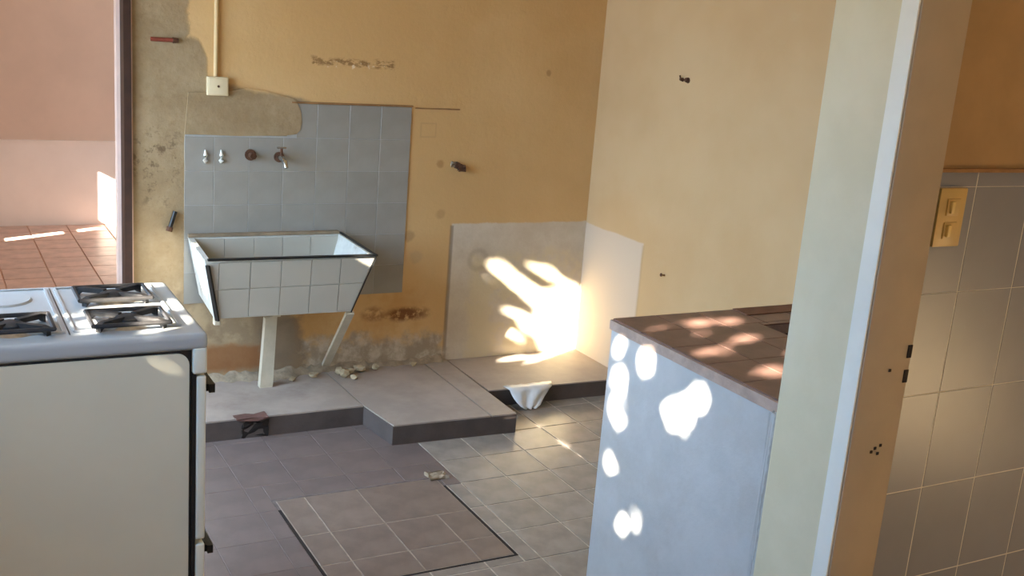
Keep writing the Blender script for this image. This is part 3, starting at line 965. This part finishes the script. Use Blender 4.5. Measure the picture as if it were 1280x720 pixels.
sbox('body', (XS0+0.01, YS0+0.006, 0.06), (0.556, YS1-0.006, 0.90), M_ENAMEL, bev=0.004)
sbox('plinth_base', (XS0+0.04, YS0+0.03, 0.0), (0.53, YS1-0.03, 0.06), M_BLACKPL)
# side sheets, rounded upper front corner, standing in a dark joint


def side_sheet(y0, y1):
    zt, xr, r = 0.893, 0.549, 0.03
    P = [(XS0+0.012, 0.075), (xr, 0.075)]
    for k in range(7):
        a = k*math.pi/2/6
        P.append((xr-r+r*math.cos(a), zt-r+r*math.sin(a)))
    P.append((XS0+0.012, zt))
    return MB().poly([Vector((x, y0, z))-so for x, z in P], (0, y1-y0, 0)).build('side_sheet', M_PANEL, sv)


sbox('side_joint', (XS0+0.011, YS0+0.0035, 0.07), (0.5545, YS0+0.0062, 0.8985), M_BLACKPL)
side_sheet(YS0, YS0+0.0050)
side_sheet(YS1-0.006, YS1-0.001)
# top: rounded tray with skirt at the front
tp = sbox('cooktop', (XS0, YS0-0.004, 0.8995), (XS1+0.002, YS1+0.004, ZS), M_ENAMELTOP, bev=0.014, seg=4)
sbox('front_skirt', (0.5565, YS0-0.003, 0.838), (XS1+0.001, YS1+0.003, 0.905), M_ENAMEL, bev=0.008)
# recessed-looking burner fields (thin raised lips)


def lip(x0, x1, y0, y1, z, mat=M_ENAMELTOP, w=0.006, h=0.004):
    m = MB()
    for a, b in (((x0, y0, z), (x1, y0+w, z+h)), ((x0, y1-w, z), (x1, y1, z+h)), ((x0, y0+w, z), (x0+w, y1-w, z+h)), ((x1-w, y0+w, z), (x1, y1-w, z+h))):
        m.box(Vector(a)-so, Vector(b)-so)
    return m.build('burner_field_lip', mat, sv)


lip(0.303, 0.545, YS0+0.07, YS1-0.025, ZS)
lip(0.05, 0.285, YS0+0.07, YS1-0.025, ZS)
sbox('field_seam', (0.2925, YS0+0.055, ZS-0.0005), (0.2955, YS1-0.02, ZS+0.0006), M_BLACKPL)


def burner(cx, cy):
    c = Vector((cx, cy, ZS))-so
    b = empty('burner', c); b.parent = sv
    MB().tube([(0, 0, 0.0), (0, 0, 0.006)], [0.062, 0.052], 24).build('pan', M_ALU, b, True)
    MB().tube([(0, 0, 0.005), (0, 0, 0.016), (0, 0, 0.020)], [0.030, 0.030, 0.024], 20).build('burner_cap', M_IRON, b, True)
    g = MB()
    for k in range(4):
        a = math.pi/4+k*math.pi/2
        dx, dy = math.cos(a), math.sin(a)
        p = Vector((-dy, dx, 0))*0.0070
        o0, i0 = Vector((dx*0.106, dy*0.082, 0)), Vector((dx*0.022, dy*0.022, 0))
        prof = [(o0, 0.0, 0.019), (o0*0.86, 0.010, 0.023), (i0, 0.012, 0.023)]
        for (A, z0, z1), (B, w0, w1) in zip(prof, prof[1:]):
            q = [A-p+Vector((0, 0, z0)), B-p+Vector((0, 0, w0)), B-p+Vector((0, 0, w1)), A-p+Vector((0, 0, z1))]
            g.poly(q, p*2)
    # outer frame of the grate
    R = [Vector((sx*0.086, sy*0.066, 0)) for sx, sy in ((-1, -1), (1, -1), (1, 1), (-1, 1))]
    for k in range(4):
        A, B = R[k], R[(k+1) % 4]
        g.tube([A+Vector((0, 0, 0.017)), B+Vector((0, 0, 0.017))], 0.0055, 6)
    g.build('grate', M_IRON, b)
    return b


burner(0.430, 2.832)
burner(0.430, 2.606)
burner(0.175, 2.606)
# plain covered field at the back
MB().tube([Vector((0.175, 2.87, ZS))-so, Vector((0.175, 2.87, ZS+0.005))-so], [0.07, 0.066], 28).build('simmer_plate', M_ENAMELTOP, sv, True)
# oven door, drawer, handles, knobs on the front (faces +X)
sbox('gap_strip', (0.5562, YS0+0.004, 0.065), (0.566, YS1-0.004, 0.838), M_BLACKPL)
dr = sbox('oven_door', (0.5665, YS0+0.002, 0.405), (XS1, YS1-0.002, 0.832), M_ENAMEL, bev=0.006)
dw = sbox('drawer', (0.5665, YS0+0.002, 0.075), (XS1, YS1-0.002, 0.392), M_ENAMEL, bev=0.006)
for par, z in ((dr, 0.775), (dw, 0.340)):
    h = MB()
    for y in (2.575, 2.90):
        h.box(Vector((XS1-0.001, y-0.010, z-0.009))-so, Vector((XS1+0.030, y+0.010, z+0.009))-so)
    h.box(Vector((XS1+0.022, 2.556, z-0.011))-so, Vector((XS1+0.036, 2.92, z+0.011))-so)
    h.build('handle', M_BLACKPL, par)
for y in (2.56, 2.65, 2.74, 2.83, 2.92):
    MB().tube([Vector((XS1-0.001, y, 0.873))-so, Vector((XS1+0.012, y, 0.873))-so], [0.016, 0.013], 16).build('knob', M_BLACKPL, sv, True)

# ---------------------------------------------------------------- garden outside: tree whose leaves break up the sunlight
tag(box('ground', (-9.0, -8.0, -0.3), (XL-0.16, 10.0, -0.13), M_GROUND), 'garden soil outside the outer wall', 'ground', kind=T)


def proj(P, axis, val):
    t = (val-P[:, axis])/SD[axis]
    Q = P+t[:, None]*SD
    return np.delete(Q, axis, axis=1)


# openings between the leaves: plane axis, plane value, centre (2D, remaining axes), half sizes, tilt
G = []


def gap(axis, val, c, ru, rv=None, tilt=0.0):
    G.append((axis, val, c, ru, rv or ru, tilt))


# sun patch low on the back wall (X, Z)
for (x, z, a, b, t) in ((2.59, 0.445, .19, .030, -.60), (2.70, 0.36, .12, .030, -.60), (2.745, 0.495, .095, .014, -.35), (2.385, 0.43, .045, .006, -.5), (2.53, 0.215, .10, .014, -.5),
                        (2.57, 0.30, .07, .006, -.5), (2.47, 0.575, .02, .008, -.6), (2.35, 0.52, .02, .010, -.6), (2.285, 0.52, .014, .008, -.6), (2.09, 0.53, .007, .018, 0.3),
                        (2.85, 0.26, .115, .13, -.2), (2.83, 0.14, .09, .06, 0), (2.89, 0.38, .06, .05, -.3), (2.92, 0.14, .06, .12, 0), (2.68, 0.22, .05, .03, -.4)):
    gap(1, YB, (x, z), a, b, t)
# slivers on the corner plinth (X, Y)
for (x, y, a, b, t) in ((2.56, 4.47, .09, .020, .2), (2.74, 4.46, .10, .025, .2), (2.62, 4.40, .05, .010, .3)):
    gap(2, ZP-0.004, (x, y), a, b, t)
# glints on the grey tiles
for (x, z, a, b, t) in ((1.32, 0.815, .020, .008, -.9), (1.60, 0.915, .007, .007, 0), (1.91, 0.745, .016, .008, -.3), (1.92, 0.705, .016, .008, -.3), (1.02, 0.815, .02, .012, -.3), (1.70, 0.20, .045, .014, -.15)):
    gap(1, YB, (x, z), a, b, t)
# spots on the half wall (Y, Z)
for (y, z, a) in ((2.284, .838, .026), (2.150, .740, .026), (2.095, .775, .026), (2.045, .815, .026), (2.10, .735, .012), (2.395, .740, .022), (2.405, .66, .018), (2.375, .63, .014),
                  (2.40, .491, .018), (2.31, .344, .020), (2.41, .84, .018)):
    gap(0, LX0, (y, z), a)
gap(0, LX0, (2.238, .41), .007, .035, 0.2)
# dapples on the counter (X, Y)
for (x, y, a) in ((1.80, 2.37, .024), (1.95, 2.36, .026), (2.06, 2.36, .028), (1.93, 2.16, .024), (1.99, 2.20, .022), (1.87, 1.95, .026), (2.05, 2.05, .024), (1.80, 2.12, .020), (1.88, 2.27, .018)):
    gap(2, 0.909, (x, y), a)
# streaks on the stove: top (X, Y) and side (X, Z)
for (x, y, a, b, t) in ((0.50, 2.55, .04, .010, .4), (0.53, 2.60, .04, .014, .6), (0.36, 2.60, .014, .05, 0), (0.56, 2.74, .02, .05, 0), (0.45, 2.76, .08, .02, .2), (0.53, 2.95, .04, .02, .2), (0.30, 2.70, .02, .03, 0)):
    gap(2, ZS, (x, y), a, b, t)
for (x, z, a, b) in ((0.415, .898, .026, .010), (0.452, .878, .015, .016)):
    gap(1, YS0, (x, z), a, b, 0.0)
# light on the left end of the trough (Y, Z) and its lower front edge (X, Z)
for (y, z, a, b) in ((4.27, .63, .075, .07), (4.38, .68, .05, .04)):
    gap(0, 0.985, (y, z), a, b, 0.0)
for (x, z, a, b, t) in ((1.06, .545, .05, .004, -.35), (1.19, .505, .06, .010, -.2)):
    gap(1, 4.11, (x, z), a, b, t)
for (x, z, a, b, t) in ((1.37, .70, .018, .02, 0), (1.57, .70, .012, .018, 0.4)):
    gap(1, 4.48, (x, z), a, b, t)


def leaf_layer(n, y0, y1, z0, z1, d0, d1, L, Wd):
    """n leaves on the sun's way to the opening y0..y1, z0..z1 of the outer wall"""
    c = np.stack([np.full(n, XL-0.15), rng.uniform(y0, y1, n), rng.uniform(z0, z1, n)], 1)
    c = c-SD*rng.uniform(d0, d1, n)[:, None]
    e1 = np.cross(SD, [0, 0, 1.0]); e1 /= np.linalg.norm(e1)
    e2 = np.cross(e1, SD)
    a = rng.uniform(0, 2*np.pi, n)
    k1 = rng.normal(0, 0.35, n); k2 = rng.normal(0, 0.35, n)
    u = np.cos(a)[:, None]*e1+np.sin(a)[:, None]*e2+k1[:, None]*SD
    v = -np.sin(a)[:, None]*e1+np.cos(a)[:, None]*e2+k2[:, None]*SD
    s = rng.uniform(0.7, 1.25, n)[:, None]
    u *= L*s; v *= Wd*s
    V = np.stack([c-u*0.5, c-u*0.12+v*0.5, c+u*0.28+v*0.36, c+u*0.5, c+u*0.28-v*0.36, c-u*0.12-v*0.5], 1)
    ok = np.ones(n, bool)
    test = np.concatenate([V, (V+np.roll(V, 1, 1))/2, c[:, None, :]], 1).reshape(-1, 3)
    for axis, val, cc, ru, rv, t in G:
        Q = proj(test, axis, val)-np.array(cc)
        ct_, s_ = math.cos(t), math.sin(t)
        p = (Q[:, 0]*ct_+Q[:, 1]*s_)/ru; q = (-Q[:, 0]*s_+Q[:, 1]*ct_)/rv
        ok &= ~((p*p+q*q) < 1).reshape(n, -1).any(1)
    return V[ok]


def build_crown(layers, parent):
    V = np.concatenate([leaf_layer(*a) for a in layers])
    n = len(V)
    me = bpy.data.meshes.new('foliage')
    me.vertices.add(n*6)
    me.vertices.foreach_set('co', (V-np.array(parent.location)).reshape(-1).astype(np.float32))
    me.loops.add(n*6)
    me.loops.foreach_set('vertex_index', np.arange(n*6, dtype=np.int32))
    me.polygons.add(n)
    me.polygons.foreach_set('loop_start', np.arange(0, n*6, 6, dtype=np.int32))
    me.update(); me.validate()
    o = link('foliage', me, M_LEAF, parent)
    o['kind'] = 'stuff'
    return o


t = empty('garden_tree', (-4.4, 1.6, -0.13))
tag(t, 'leafy tree outside the garden door and window', 'tree')
MB().tube([(0, 0, 0), (0.05, 0.03, 0.9), (0.0, 0.1, 1.9), (0.1, 0.05, 3.0)], [0.11, 0.09, 0.07, 0.03], 12).build('trunk', M_BARK, t, True)
for k in range(6):
    a = k*1.1
    MB().tube([(0.02, 0.06, 1.2+0.25*k), (0.7*math.cos(a), 0.06+0.7*math.sin(a), 1.8+0.25*k)], [0.03, 0.01], 8).build('branch', M_BARK, t, True)
build_crown([(12000, 2.62, 4.6, -0.1, 2.55, 0.9, 2.4, 0.11, 0.05), (24000, 2.62, 4.6, -0.1, 2.55, 0.9, 1.8, 0.055, 0.022)], t)
build_crown([(9000, 0.5, 2.8, 0.75, 2.55, 2.2, 3.6, 0.10, 0.05), (18000, 0.5, 2.8, 0.75, 2.55, 2.2, 3.2, 0.05, 0.022)], t)
